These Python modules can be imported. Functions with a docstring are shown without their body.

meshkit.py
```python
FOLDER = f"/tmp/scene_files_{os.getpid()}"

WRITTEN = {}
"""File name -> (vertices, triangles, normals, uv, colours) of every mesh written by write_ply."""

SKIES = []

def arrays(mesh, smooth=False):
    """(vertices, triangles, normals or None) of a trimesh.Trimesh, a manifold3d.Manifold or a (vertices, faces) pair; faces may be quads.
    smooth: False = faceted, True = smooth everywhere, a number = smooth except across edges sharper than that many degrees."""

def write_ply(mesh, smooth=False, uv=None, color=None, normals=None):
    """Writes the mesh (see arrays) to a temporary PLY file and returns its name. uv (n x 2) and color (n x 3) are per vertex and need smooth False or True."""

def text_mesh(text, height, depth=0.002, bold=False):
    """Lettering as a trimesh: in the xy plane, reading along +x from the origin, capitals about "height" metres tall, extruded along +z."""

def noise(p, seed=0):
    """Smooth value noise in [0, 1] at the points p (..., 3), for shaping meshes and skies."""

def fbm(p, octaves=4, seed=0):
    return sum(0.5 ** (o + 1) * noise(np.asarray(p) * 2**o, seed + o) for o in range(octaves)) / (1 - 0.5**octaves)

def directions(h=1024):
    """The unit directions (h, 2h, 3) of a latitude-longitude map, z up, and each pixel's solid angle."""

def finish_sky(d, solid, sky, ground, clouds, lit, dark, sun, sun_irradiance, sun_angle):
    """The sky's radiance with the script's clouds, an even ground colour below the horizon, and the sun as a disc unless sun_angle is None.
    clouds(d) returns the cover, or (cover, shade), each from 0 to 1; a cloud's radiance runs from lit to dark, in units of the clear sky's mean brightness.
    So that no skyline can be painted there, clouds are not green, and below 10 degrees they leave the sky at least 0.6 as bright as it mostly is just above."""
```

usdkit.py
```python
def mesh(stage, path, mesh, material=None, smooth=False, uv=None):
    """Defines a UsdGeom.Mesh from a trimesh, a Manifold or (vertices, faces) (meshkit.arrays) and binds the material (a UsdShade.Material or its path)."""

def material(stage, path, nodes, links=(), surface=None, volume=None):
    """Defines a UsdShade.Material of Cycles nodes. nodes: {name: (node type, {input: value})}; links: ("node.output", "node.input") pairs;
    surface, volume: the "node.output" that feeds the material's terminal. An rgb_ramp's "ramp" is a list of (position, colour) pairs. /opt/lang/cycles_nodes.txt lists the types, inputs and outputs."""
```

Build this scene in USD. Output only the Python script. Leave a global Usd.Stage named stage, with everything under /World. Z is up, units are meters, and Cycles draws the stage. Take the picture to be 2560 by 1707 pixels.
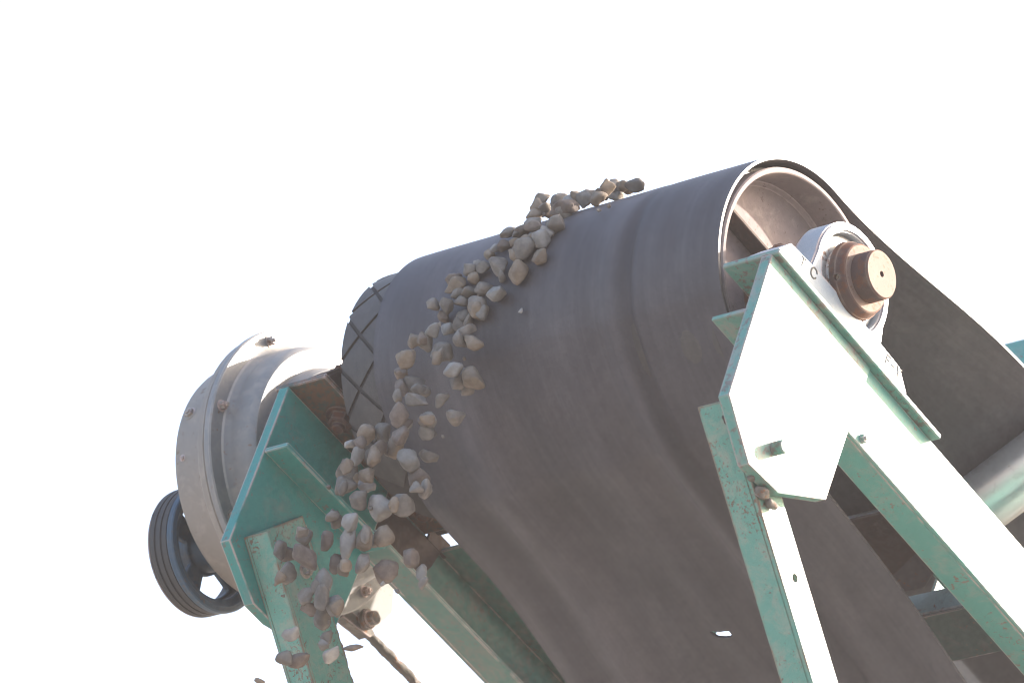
"""Head end of an inclined belt conveyor throwing stones, seen from below through a long lens."""
import math
import numpy as np
import trimesh
import manifold3d as m3
import shapely
from shapely.geometry import Polygon, Point, LineString, box as sbox
from shapely.ops import unary_union
from pxr import Gf, Sdf, Usd, UsdGeom, UsdLux, UsdShade, Vt
import usdkit
import meshkit

stage = Usd.Stage.CreateInMemory()
UsdGeom.SetStageUpAxis(stage, UsdGeom.Tokens.z)
UsdGeom.SetStageMetersPerUnit(stage, 1.0)
world = UsdGeom.Xform.Define(stage, "/World")
stage.SetDefaultPrim(world.GetPrim())
UsdGeom.Scope.Define(stage, "/World/Looks")

# ------------------------------------------------------------------ camera, sky, sun, exposure
# Working frame of the conveyor: X along the pulley shaft (towards the viewer's right), U down the slope
# towards the tail, N square to the belt.  The conveyor climbs INCLINE degrees.
INCLINE = 22.0
CA, SA = math.cos(math.radians(INCLINE)), math.sin(math.radians(INCLINE))
A = np.array([[1, 0, 0], [0, CA, SA], [0, -SA, CA]])          # conveyor frame -> world

EXPOSURE = 2.5
SKY = 0.10
SUN = 1.0
SUN_LOCAL = np.array([0.40, 0.605, 0.687])                        # towards the sun, conveyor frame
sun_dir = A @ (SUN_LOCAL / np.linalg.norm(SUN_LOCAL))
SUN_EL = math.asin(sun_dir[2])
SUN_ROT = math.atan2(sun_dir[0], sun_dir[1])

CAM_AXES = np.array([[0.7724342050651711, 0.5761991918670288, 0.2670952828806988],
                     [0.21051369869426248, -0.6290776403787126, 0.7482949318534858],
                     [0.5991906053230465, -0.5217813849375373, -0.6072189101347776]])
CAM_AT = np.array([6.017364718663782, -5.899774197688368, -6.771296079179833])
cam = UsdGeom.Camera.Define(stage, "/World/camera")
axes, at = CAM_AXES @ A.T, A @ CAM_AT
mat = Gf.Matrix4d(1.0)
for i in range(3):
    for j in range(3):
        mat[i, j] = float(axes[i, j])
for j in range(3):
    mat[3, j] = float(at[j])
cam.AddTransformOp().Set(mat)
cam.CreateFocalLengthAttr(196.875)
cam.CreateHorizontalApertureAttr(36.0)
cam.CreateVerticalApertureAttr(36.0 * 682 / 1024)
cam.CreateClippingRangeAttr(Gf.Vec2f(0.1, 5000))
cam.CreateFStopAttr(4.8)
cam.CreateFocusDistanceAttr(10.85)
cam.CreateExposureAttr(EXPOSURE)

dome = UsdLux.DomeLight.Define(stage, "/World/sky")
dome.GetPrim().SetCustomDataByKey("kind", "structure")
sky_mat = usdkit.material(stage, "/World/Looks/sky", {
    "sky": ("sky_texture", {"sky_type": "single_scattering", "sun_disc": False, "sun_elevation": SUN_EL,
                            "sun_rotation": SUN_ROT, "altitude": 100.0, "air_density": 1.0,
                            "aerosol_density": 5.0, "ozone_density": 1.0}),
    "bg": ("background_shader", {"strength": SKY})},
    [("sky.color", "bg.color")], surface="bg.background")
UsdShade.MaterialBindingAPI.Apply(dome.GetPrim()).Bind(sky_mat)

sun = UsdLux.DistantLight.Define(stage, "/World/sun")
sun.CreateIntensityAttr(SUN)
sun.CreateAngleAttr(0.53)
sun.CreateNormalizeAttr(True)
sun.CreateColorAttr(Gf.Vec3f(1.0, 0.93, 0.84))
zaxis = sun_dir
xaxis = np.cross([0, 0, 1.0], zaxis); xaxis /= np.linalg.norm(xaxis)
yaxis = np.cross(zaxis, xaxis)
sm = Gf.Matrix4d(1.0)
for i, v in enumerate((xaxis, yaxis, zaxis)):
    for j in range(3):
        sm[i, j] = float(v[j])
sun.AddTransformOp().Set(sm)

# ------------------------------------------------------------------ materials
def look(name, nodes, links, surface="p.BSDF"):
    return usdkit.material(stage, "/World/Looks/" + name, nodes, links, surface=surface)


def worn(name, base, base2, rust=(0.16, 0.075, 0.04), dust=(0.36, 0.30, 0.25), rust_amount=0.62, dust_amount=0.55,
         rough=0.55, metallic=0.0, edge=(0.42, 0.33, 0.31), edge_radius=0.007, bump=0.25, speck_scale=95.0, spec=0.4,
         dust_max=0.75):
    """Painted or bare steel: two tones of the base, specks and patches of rust, a film of dust, bare edges."""
    return look(name, {
        "g": ("geometry", {}),
        "n1": ("noise_texture", {"scale": 7.0, "detail": 5.0, "roughness": 0.6}),
        "tone": ("mix_color", {"a": base, "b": base2}),
        "n2": ("noise_texture", {"scale": speck_scale, "detail": 4.0, "roughness": 0.65}),
        "n3": ("noise_texture", {"scale": 13.0, "detail": 3.0, "roughness": 0.6}),
        "sum": ("math", {"math_type": "multiply_add", "value2": 0.55}),
        "r": ("map_range", {"from_min": rust_amount + 0.17, "from_max": rust_amount + 0.25, "to_min": 0.0, "to_max": 0.9, "clamp": True}),
        "rusted": ("mix_color", {"b": rust}),
        "n4": ("noise_texture", {"scale": 22.0, "detail": 6.0, "roughness": 0.7, "distortion": 0.4}),
        "d": ("map_range", {"from_min": dust_amount, "from_max": dust_amount + 0.22, "to_min": 0.0, "to_max": dust_max, "clamp": True}),
        "dusty": ("mix_color", {"b": dust}),
        "bev": ("bevel", {"samples": 6, "radius": edge_radius}),
        "dot": ("vector_math", {"math_type": "dot_product"}),
        "e": ("map_range", {"from_min": 0.985, "from_max": 0.90, "to_min": 0.0, "to_max": 1.0, "clamp": True}),
        "em": ("math", {"math_type": "multiply"}),
        "en": ("map_range", {"from_min": 0.36, "from_max": 0.52, "to_min": 0.0, "to_max": 1.0, "clamp": True}),
        "edged": ("mix_color", {"b": edge}),
        "bump": ("bump", {"strength": bump, "distance": 0.002}),
        "p": ("principled_bsdf", {"roughness": rough, "metallic": metallic, "specular_ior_level": spec}),
    }, [("g.position", "n1.vector"), ("g.position", "n2.vector"), ("g.position", "n3.vector"), ("g.position", "n4.vector"),
        ("n1.fac", "tone.fac"), ("n3.fac", "sum.value1"), ("n2.fac", "sum.value3"), ("sum.value", "r.value"),
        ("tone.result", "rusted.a"), ("r.result", "rusted.fac"), ("n4.fac", "d.value"), ("rusted.result", "dusty.a"),
        ("d.result", "dusty.fac"), ("bev.bevel", "dot.vector1"), ("g.normal", "dot.vector2"), ("dot.value", "e.value"),
        ("n3.fac", "en.value"), ("e.result", "em.value1"), ("en.result", "em.value2"), ("em.value", "edged.fac"),
        ("dusty.result", "edged.a"), ("edged.result", "p.base_color"), ("n2.fac", "bump.height"), ("bump.normal", "p.normal")])


GREEN = worn("green_paint", (0.060, 0.215, 0.182), (0.086, 0.255, 0.215), rust=(0.15, 0.10, 0.075), rust_amount=0.72, dust=(0.22, 0.215, 0.19), dust_amount=0.49, dust_max=0.5, bump=0.12)
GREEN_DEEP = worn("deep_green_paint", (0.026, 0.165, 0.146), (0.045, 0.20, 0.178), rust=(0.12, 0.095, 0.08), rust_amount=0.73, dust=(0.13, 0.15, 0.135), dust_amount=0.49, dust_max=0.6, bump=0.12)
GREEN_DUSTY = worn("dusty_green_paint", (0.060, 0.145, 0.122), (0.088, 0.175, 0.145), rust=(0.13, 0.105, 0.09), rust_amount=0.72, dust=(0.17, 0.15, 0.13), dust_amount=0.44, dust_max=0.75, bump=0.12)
GREEN_DARK = worn("dark_green_paint", (0.030, 0.070, 0.060), (0.045, 0.085, 0.075), rust_amount=0.75, dust=(0.09, 0.085, 0.08), dust_amount=0.5)
GREEN_RUSTY = worn("rust_flecked_green_paint", (0.080, 0.22, 0.178), (0.105, 0.255, 0.207), rust=(0.12, 0.055, 0.035), rust_amount=0.69, dust=(0.27, 0.245, 0.20), dust_amount=0.46, dust_max=0.6, speck_scale=150.0, bump=0.25, edge=(0.17, 0.10, 0.07), edge_radius=0.011)
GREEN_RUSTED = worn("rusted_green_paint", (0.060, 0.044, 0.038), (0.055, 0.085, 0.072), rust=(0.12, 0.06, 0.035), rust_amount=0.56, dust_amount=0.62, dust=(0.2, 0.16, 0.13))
GREEN_WORN = worn("worn_green_paint", (0.070, 0.20, 0.168), (0.10, 0.24, 0.20), rust=(0.12, 0.085, 0.07), rust_amount=0.655, dust=(0.24, 0.20, 0.18), dust_amount=0.47, dust_max=0.75, speck_scale=70.0, edge_radius=0.009, edge=(0.30, 0.24, 0.225), bump=0.15)
RUST = worn("rusted_steel", (0.050, 0.028, 0.026), (0.078, 0.047, 0.042), rust=(0.10, 0.040, 0.024), rust_amount=0.60, dust=(0.12, 0.088, 0.072),
            dust_amount=0.52, rough=0.8, edge=(0.15, 0.11, 0.09), bump=0.35, spec=0.10, speck_scale=55.0)
PALE_FACE = worn("pale_end_face", (0.132, 0.091, 0.079), (0.172, 0.124, 0.107), rust=(0.12, 0.07, 0.045), rust_amount=0.66, dust=(0.20, 0.16, 0.135), rough=0.8, edge=(0.2, 0.15, 0.12), bump=0.2, spec=0.1)  # paler tone for the shaft end and the collar front
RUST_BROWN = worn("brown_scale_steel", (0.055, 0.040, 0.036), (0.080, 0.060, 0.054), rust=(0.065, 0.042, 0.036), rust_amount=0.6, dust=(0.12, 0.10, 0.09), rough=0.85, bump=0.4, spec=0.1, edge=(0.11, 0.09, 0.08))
SHELL = worn("bare_shell_steel", (0.150, 0.122, 0.122), (0.195, 0.160, 0.158), rust=(0.11, 0.08, 0.07), rust_amount=0.74, dust=(0.25, 0.215, 0.20), rough=0.8, edge=(0.28, 0.24, 0.23), spec=0.08, bump=0.15)
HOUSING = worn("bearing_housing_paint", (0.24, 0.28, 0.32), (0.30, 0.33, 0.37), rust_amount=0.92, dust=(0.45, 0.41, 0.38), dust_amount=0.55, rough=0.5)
INSERT = worn("bearing_steel", (0.40, 0.40, 0.40), (0.50, 0.49, 0.48), rust_amount=0.7, rough=0.4, metallic=0.4)
REDUCER = worn("gearbox_grey_paint", (0.145, 0.142, 0.148), (0.20, 0.192, 0.185), rust_amount=0.76, dust=(0.25, 0.225, 0.205), dust_amount=0.47, rough=0.5, edge=(0.3, 0.27, 0.25), bump=0.15)
CAP = worn("gearbox_cover_cast", (0.19, 0.163, 0.142), (0.235, 0.203, 0.178), rust=(0.15, 0.10, 0.06), rust_amount=0.76, dust=(0.29, 0.25, 0.215), dust_amount=0.5, rough=0.6, edge=(0.3, 0.27, 0.24), bump=0.15)
PALE = worn("pale_grey_plate", (0.20, 0.20, 0.195), (0.24, 0.235, 0.225), rust_amount=0.76, dust_amount=0.6, rough=0.8, spec=0.1)
BOLT = worn("dull_bolt_steel", (0.20, 0.185, 0.16), (0.28, 0.25, 0.21), rust_amount=0.6, rough=0.5, metallic=0.3)
GREASY = worn("dust_caked_grease", (0.085, 0.078, 0.070), (0.16, 0.145, 0.13), rust_amount=0.7, dust=(0.30, 0.26, 0.22), rough=0.95, bump=0.8, spec=0.1)
BLUE = worn("dark_blue_paint", (0.020, 0.046, 0.075), (0.032, 0.065, 0.10), rust=(0.08, 0.06, 0.055), rust_amount=0.72, dust=(0.085, 0.078, 0.078), dust_amount=0.48, rough=0.5, edge=(0.06, 0.10, 0.15), bump=0.1)
SHEAVE = worn("sheave_grooves_steel", (0.052, 0.05, 0.053), (0.075, 0.07, 0.07), rust_amount=0.78, dust=(0.11, 0.10, 0.10), rough=0.6)
BLUEGREY = worn("blue_grey_paint", (0.17, 0.25, 0.27), (0.20, 0.28, 0.30), rust_amount=0.72, dust=(0.24, 0.24, 0.24), rough=0.6)
ROLLER = worn("idler_roll_steel", (0.50, 0.49, 0.48), (0.60, 0.585, 0.57), rust=(0.3, 0.26, 0.23), rust_amount=0.8, dust=(0.36, 0.33, 0.31), rough=0.32, metallic=0.85, bump=0.05)
DULL = worn("dull_grey_steel", (0.085, 0.08, 0.085), (0.11, 0.10, 0.105), rust_amount=0.7, dust=(0.13, 0.115, 0.11), rough=0.85, spec=0.1, edge=(0.14, 0.13, 0.13))
INK = look("dark_marking", {"p": ("principled_bsdf", {"base_color": (0.06, 0.055, 0.05), "roughness": 0.8})}, [])
VBELT = look("v_belt_rubber", {"p": ("principled_bsdf", {"base_color": (0.035, 0.033, 0.034), "roughness": 0.7})}, [])


def rubber(name, a, b, c, stretch):
    """Conveyor rubber: dusty streaks drawn out along the running direction, fine mottling, ripple shading painted in bands across X."""
    return look(name, {
        "g": ("geometry", {}),
        "rot": ("mapping", {"mapping_type": "point", "rotation": (math.radians(INCLINE), 0, 0)}),
        "map": ("mapping", {"mapping_type": "point", "scale": stretch}),
        "n1": ("noise_texture", {"scale": 1.0, "detail": 6.0, "roughness": 0.62, "distortion": 0.3}),
        "n2": ("noise_texture", {"scale": 6.0, "detail": 4.0, "roughness": 0.6}),
        "n3": ("noise_texture", {"scale": 420.0, "detail": 2.0, "roughness": 0.6}),
        "r1": ("rgb_ramp", {"ramp": [(0.32, a), (0.52, b), (0.72, c)]}),
        "m": ("mix_color", {"blend_type": "multiply", "fac": 0.38}),
        "r2": ("rgb_ramp", {"ramp": [(0.3, (0.62, 0.61, 0.6)), (0.7, (1.25, 1.22, 1.2))]}),
        "m2": ("mix_color", {"blend_type": "multiply", "fac": 0.35}),
        "r3": ("rgb_ramp", {"ramp": [(0.3, (0.6, 0.6, 0.6)), (0.7, (1.3, 1.28, 1.25))]}),
        "smap": ("mapping", {"mapping_type": "point", "scale": (58.0, 0.25, 0.25)}),
        "n4": ("noise_texture", {"scale": 1.0, "detail": 5.0, "roughness": 0.7}),
        "r4": ("rgb_ramp", {"ramp": [(0.35, (0.80, 0.80, 0.81)), (0.65, (1.16, 1.15, 1.14))]}),
        "m4": ("mix_color", {"blend_type": "multiply", "fac": 0.6}),
        "bump": ("bump", {"strength": 0.16, "distance": 0.002}),
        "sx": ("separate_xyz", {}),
        "wx": ("map_range", {"from_min": -0.86, "from_max": 0.01, "to_min": 0.0, "to_max": 1.0, "clamp": True}),  # lengthwise bands: light and shade of the belt ripples painted into the colour
        "ripple_shade": ("rgb_ramp", {"ramp": [(x, (v, v, v * w)) for x, v, w in ((0.0, 1.0, 1.0), (0.13, 0.97, 1.0), (0.225, 1.42, 0.98), (0.30, 0.98, 1.0), (0.42, 0.78, 1.01),
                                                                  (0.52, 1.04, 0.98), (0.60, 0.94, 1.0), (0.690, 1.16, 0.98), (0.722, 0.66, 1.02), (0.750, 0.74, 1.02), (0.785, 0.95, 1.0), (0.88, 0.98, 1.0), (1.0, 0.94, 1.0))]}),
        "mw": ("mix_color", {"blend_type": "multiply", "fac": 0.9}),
        "p": ("principled_bsdf", {"roughness": 0.58, "specular_ior_level": 0.38}),
    }, [("g.position", "rot.vector"), ("rot.vector", "map.vector"), ("map.vector", "n1.vector"), ("g.position", "n2.vector"),
        ("g.position", "n3.vector"), ("n1.fac", "r1.fac"), ("r1.color", "m.a"), ("n2.fac", "r2.fac"), ("r2.color", "m.b"),
        ("m.result", "m2.a"), ("n3.fac", "r3.fac"), ("r3.color", "m2.b"), ("g.position", "smap.vector"),
        ("smap.vector", "n4.vector"), ("n4.fac", "r4.fac"), ("m2.result", "m4.a"), ("r4.color", "m4.b"), ("g.position", "sx.vector"), ("sx.x", "wx.value"), ("wx.result", "ripple_shade.fac"), ("m4.result", "mw.a"), ("ripple_shade.color", "mw.b"), ("mw.result", "p.base_color"),
        ("n3.fac", "bump.height"), ("bump.normal", "p.normal")])


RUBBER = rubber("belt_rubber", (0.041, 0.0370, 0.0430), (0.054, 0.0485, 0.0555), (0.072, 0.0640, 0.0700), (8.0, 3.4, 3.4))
LAGGING = rubber("lagging_rubber", (0.045, 0.042, 0.041), (0.062, 0.055, 0.053), (0.085, 0.075, 0.070), (9.0, 6.0, 6.0))
GROOVE = look("lagging_groove", {"p": ("principled_bsdf", {"base_color": (0.038, 0.034, 0.035), "roughness": 0.9})}, [])


def stone_look(name, a, b, c):
    return look(name, {
        "g": ("texture_coordinate", {}), "o": ("object_info", {}),
        "n1": ("noise_texture", {"scale": 38.0, "detail": 4.0, "roughness": 0.6}),
        "n2": ("noise_texture", {"scale": 240.0, "detail": 3.0, "roughness": 0.7}),
        "r": ("rgb_ramp", {"ramp": [(0.30, a), (0.52, b), (0.72, c)]}),
        "v": ("map_range", {"from_min": 0.0, "from_max": 1.0, "to_min": 0.78, "to_max": 1.25}),
        "h": ("hsv", {"hue": 0.5, "saturation": 1.0, "fac": 1.0}),
        "bump": ("bump", {"strength": 0.4, "distance": 0.001}),
        "p": ("principled_bsdf", {"roughness": 0.9, "specular_ior_level": 0.2}),
    }, [("g.object", "n1.vector"), ("g.object", "n2.vector"), ("n1.fac", "r.fac"), ("o.random", "v.value"), ("v.result", "h.value"),
        ("r.color", "h.color"), ("h.color", "p.base_color"), ("n2.fac", "bump.height"), ("bump.normal", "p.normal")])


STONES = [stone_look("grey_stone", (0.091, 0.080, 0.073), (0.132, 0.116, 0.105), (0.174, 0.157, 0.142)),
          stone_look("tan_stone", (0.104, 0.080, 0.063), (0.152, 0.120, 0.094), (0.195, 0.160, 0.132)),
          stone_look("pale_stone", (0.131, 0.121, 0.114), (0.179, 0.166, 0.155), (0.228, 0.214, 0.204)),
          stone_look("brown_stone", (0.083, 0.064, 0.056), (0.120, 0.096, 0.084), (0.157, 0.131, 0.116))]
DARK_STONE = stone_look("dark_stone", (0.056, 0.050, 0.046), (0.080, 0.072, 0.067), (0.112, 0.100, 0.092))
GROUND = look("sandy_ground", {
    "g": ("geometry", {}), "n": ("noise_texture", {"scale": 0.6, "detail": 8.0, "roughness": 0.65}),
    "r": ("rgb_ramp", {"ramp": [(0.3, (0.115, 0.107, 0.102)), (0.7, (0.175, 0.164, 0.156))]}),
    "p": ("principled_bsdf", {"roughness": 0.95})},
    [("g.position", "n.vector"), ("n.fac", "r.fac"), ("r.color", "p.base_color")])

# ------------------------------------------------------------------ helpers
taken = {}


def numbered(parent, name):
    k = taken.get((parent, name), 0)
    taken[(parent, name)] = k + 1
    return name if k == 0 else f"{name}_{k:03d}"


def mark(prim, label=None, category=None, group=None, kind=None):
    for key, value in (("label", label), ("category", category), ("group", group), ("kind", kind)):
        if value:
            prim.SetCustomDataByKey(key, value)
    return prim


class Thing:
    """A top-level Xform; its parts are meshes given in the conveyor frame."""
    def __init__(self, name, origin, label, category, group=None, kind=None):
        self.origin = np.array(origin, float)
        self.path = "/World/" + numbered("/World", name)
        x = UsdGeom.Xform.Define(stage, self.path)
        w = A @ self.origin
        x.AddTranslateOp().Set(Gf.Vec3d(*map(float, w)))
        x.AddRotateXOp().Set(-INCLINE)
        mark(x.GetPrim(), label, category, group, kind)

    def part(self, name, mesh, material, smooth=30, parent=None, label=None, kind=None):
        up = parent or self.path
        path = f"{up}/{numbered(up, name)}"
        v, f, _ = meshkit.arrays(mesh)
        m = usdkit.mesh(stage, path, (np.asarray(v) - self.origin, f), material, smooth=smooth)
        mark(m.GetPrim(), label, kind=kind)
        return path


def join(*parts):
    out = []
    for p in parts:
        v, f, _ = meshkit.arrays(p)
        out.append(trimesh.Trimesh(v, f, process=False))
    return trimesh.util.concatenate(out)


def solid(lo, hi, chamfer=0.0015):
    """A box with chamfered edges between two corners of the conveyor frame."""
    lo, hi = np.minimum(lo, hi).astype(float), np.maximum(lo, hi).astype(float)
    c = min(chamfer, 0.3 * float((hi - lo).min()))
    pts = []
    for sx in (0, 1):
        for sy in (0, 1):
            for sz in (0, 1):
                p = np.where([sx, sy, sz], hi, lo)
                inw = np.where([sx, sy, sz], -c, c)
                for k in range(3):
                    q = p.copy()
                    for j in range(3):
                        if j != k:
                            q[j] += inw[j]
                    pts.append(q)
    return trimesh.convex.convex_hull(np.array(pts))


def plate(poly, x0, x1, chamfer=0.0012):
    """A plate in the U-N plane from X x0 to x1, its rim slightly chamfered; poly is a shapely polygon or points."""
    poly = poly if isinstance(poly, Polygon) else Polygon(poly)
    poly = shapely.geometry.polygon.orient(poly)
    c = min(chamfer, 0.3 * abs(x1 - x0))
    if x0 > x1:
        x0, x1 = x1, x0

    def ex(p, h, z):
        out = []
        for g in getattr(p, "geoms", [p]):
            e = trimesh.creation.extrude_polygon(g, h, engine="earcut")
            e.apply_translation([0, 0, z])
            out.append(e)
        return trimesh.util.concatenate(out)
    cs = m3.CrossSection([np.array(poly.exterior.coords)[:-1]] + [np.array(r.coords)[:-1] for r in poly.interiors], m3.FillRule.EvenOdd)
    inner = cs.offset(-c, m3.JoinType.Miter, 2.0)
    body = m3.Manifold.extrude(cs, (x1 - x0) - 2 * c).translate((0, 0, c)) + m3.Manifold.extrude(inner, x1 - x0)
    v, f, _ = meshkit.arrays(body)
    # extruded frame (x, y, z) -> conveyor frame (z + x0, x, y)
    return trimesh.Trimesh(np.stack([v[:, 2] + x0, v[:, 0], v[:, 1]], 1), f, process=False)


def turned(profile, u=0.0, n=0.0, seg=96, closed=False):
    """A body turned about the X axis through (u, n); profile is (x, r) points."""
    p = np.array(profile, float)
    k = len(p)
    th = np.linspace(0, 2 * np.pi, seg, endpoint=False)
    v = np.stack([np.repeat(p[:, 0], seg), np.outer(p[:, 1], np.cos(th)).ravel() + u, np.outer(p[:, 1], np.sin(th)).ravel() + n], 1)
    f = []
    for i in range(k if closed else k - 1):
        a, b = i * seg, ((i + 1) % k) * seg
        for j in range(seg):
            jj = (j + 1) % seg
            f += [(a + j, a + jj, b + jj), (a + j, b + jj, b + j)]
    m = trimesh.Trimesh(v, f, process=False)
    m.merge_vertices(); m.update_faces(m.nondegenerate_faces()); m.remove_unreferenced_vertices()
    m.fix_normals()
    return m


def rod(a, b, r, r2=None, seg=20):
    a, b = np.array(a, float), np.array(b, float)
    r2 = r if r2 is None else r2
    d = b - a
    L = np.linalg.norm(d); d = d / L
    e = np.cross(d, [0.3, 0.5, 0.8]); e /= np.linalg.norm(e)
    g = np.cross(d, e)
    th = np.linspace(0, 2 * np.pi, seg, endpoint=False)
    ring = np.outer(np.cos(th), e) + np.outer(np.sin(th), g)
    c = min(r, r2) * 0.12
    rings = [a + ring * (r - c), a + d * c + ring * r, b - d * c + ring * r2, b + ring * (r2 - c)]
    return trimesh.convex.convex_hull(np.concatenate(rings))


def hexbolt(center, axis, r, h, washer=True):
    """A hex head with its washer sitting at center, standing out along axis."""
    c, d = np.array(center, float), np.array(axis, float)
    d /= np.linalg.norm(d)
    e = np.cross(d, [0.31, 0.52, 0.79]); e /= np.linalg.norm(e)
    g = np.cross(d, e)
    th = np.arange(6) * np.pi / 3
    ring = np.outer(np.cos(th), e) + np.outer(np.sin(th), g)
    z0 = 0.0
    parts = []
    if washer:
        parts.append(rod(c, c + d * r * 0.22, r * 1.35))
        z0 = r * 0.2
    parts.append(trimesh.convex.convex_hull(np.concatenate([c + d * z0 + ring * r, c + d * (z0 + h * 0.85) + ring * r, c + d * (z0 + h) + ring * r * 0.86])))
    parts.append(rod(c + d * (z0 + h * 0.9), c + d * (z0 + h * 1.5), r * 0.5))
    return join(*parts)


def cut(mesh, *tools):
    v, f, _ = meshkit.arrays(mesh)
    b = m3.Manifold(m3.Mesh(np.asarray(v, np.float32), np.asarray(f, np.uint32)))
    for t in tools:
        tv, tf, _ = meshkit.arrays(t)
        b = b - m3.Manifold(m3.Mesh(np.asarray(tv, np.float32), np.asarray(tf, np.uint32)))
    return b


def lumpy(mesh, amount, scale, seed=0, size=0.012):
    v, f, _ = meshkit.arrays(mesh)
    v, f = trimesh.remesh.subdivide_to_size(v, f, size)
    m = trimesh.Trimesh(v, f); m.merge_vertices()
    d = meshkit.fbm(m.vertices * scale, 3, seed) - 0.5
    m.vertices = m.vertices + m.vertex_normals * (d * 2 * amount)[:, None]
    return m


# ------------------------------------------------------------------ ground
gw = A.T @ np.array([0, 0, -5.7])
g = trimesh.creation.cylinder(radius=420, height=0.4, sections=96)
gp = usdkit.mesh(stage, "/World/ground", (np.array(g.vertices) + [0, 0, -5.9], g.faces), GROUND)
mark(gp.GetPrim(), "pale sandy ground far below the conveyor", "ground", kind="structure")

# ------------------------------------------------------------------ dusty air
haze_mat = usdkit.material(stage, "/World/Looks/dusty_air", {"v": ("principled_volume", {"color": (0.92, 0.89, 0.94), "density": 0.0010, "anisotropy": 0.45})}, [], volume="v.volume")
hz = trimesh.creation.box((1000, 1000, 10.6))
hp = usdkit.mesh(stage, "/World/haze", (np.array(hz.vertices) + [0, 0, -1.5], hz.faces), haze_mat)
mark(hp.GetPrim(), "thin dust hanging in the air round the conveyor", "haze", kind="stuff")

# ------------------------------------------------------------------ side frames (painted green, welded)
XM = -0.96                                                      # mirror: x -> XM - x


def leg_plane(s, e):                                            # along the leg, across its web
    return (-0.208 + 0.79 * s + 0.613 * e, -0.467 - 0.613 * s + 0.79 * e)


LEG_END = 6.15


def leg_slab(e0, e1, s0, s1, x0, x1):
    return plate([leg_plane(s0, e0), leg_plane(s0, e1), leg_plane(s1, e1), leg_plane(s1, e0)][::-1], x0, x1)


near = Thing("side_frame", (0.12, 0.5, -1.0), "green painted side frame carrying the rusty shaft end, its gusset plate sunlit white",
             "conveyor frame", "side frames of the conveyor head")
near.part("bearing_seat", solid((0.018, -0.243, -0.142), (0.152, 0.323, -0.1302), 0.0022), GREEN_WORN)
near.part("gusset_plate", cut(plate([(-0.243, -0.1425), (0.098, -0.1425), (0.09, -0.309), (0.086, -0.479), (-0.041, -0.564), (-0.135, -0.571), (-0.238, -0.486)][::-1], 0.111, 0.137)), GREEN_WORN)
near.part("rib", solid((0.032, -0.240, -0.277), (0.1108, 0.06, -0.267)), GREEN_WORN)
near.part("stringer", join(solid((0.122, -0.02, -0.304), (0.132, 4.2, -0.1425)), solid((0.055, 0.0, -0.304), (0.1218, 4.2, -0.294)),
                           solid((0.055, 0.0, -0.1525), (0.1218, 4.2, -0.1425))), GREEN)
near.part("leg", join(cut(leg_slab(0.0, 0.079, 0.028, LEG_END, 0.096, 0.106), rod((0.09, 0.099, -0.651), (0.115, 0.099, -0.651), 0.0085)),
                      leg_slab(-0.0002, 0.009, 0.0, LEG_END, 0.036, 0.0958)), GREEN_RUSTY)
near.part("pin", rod((0.136, -0.083, -0.492), (0.162, -0.083, -0.492), 0.0135), GREEN_WORN)
near.part("bolt", hexbolt((0.132, 0.137, -0.287), (1, 0, 0), 0.009, 0.008, False), GREEN)
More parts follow.
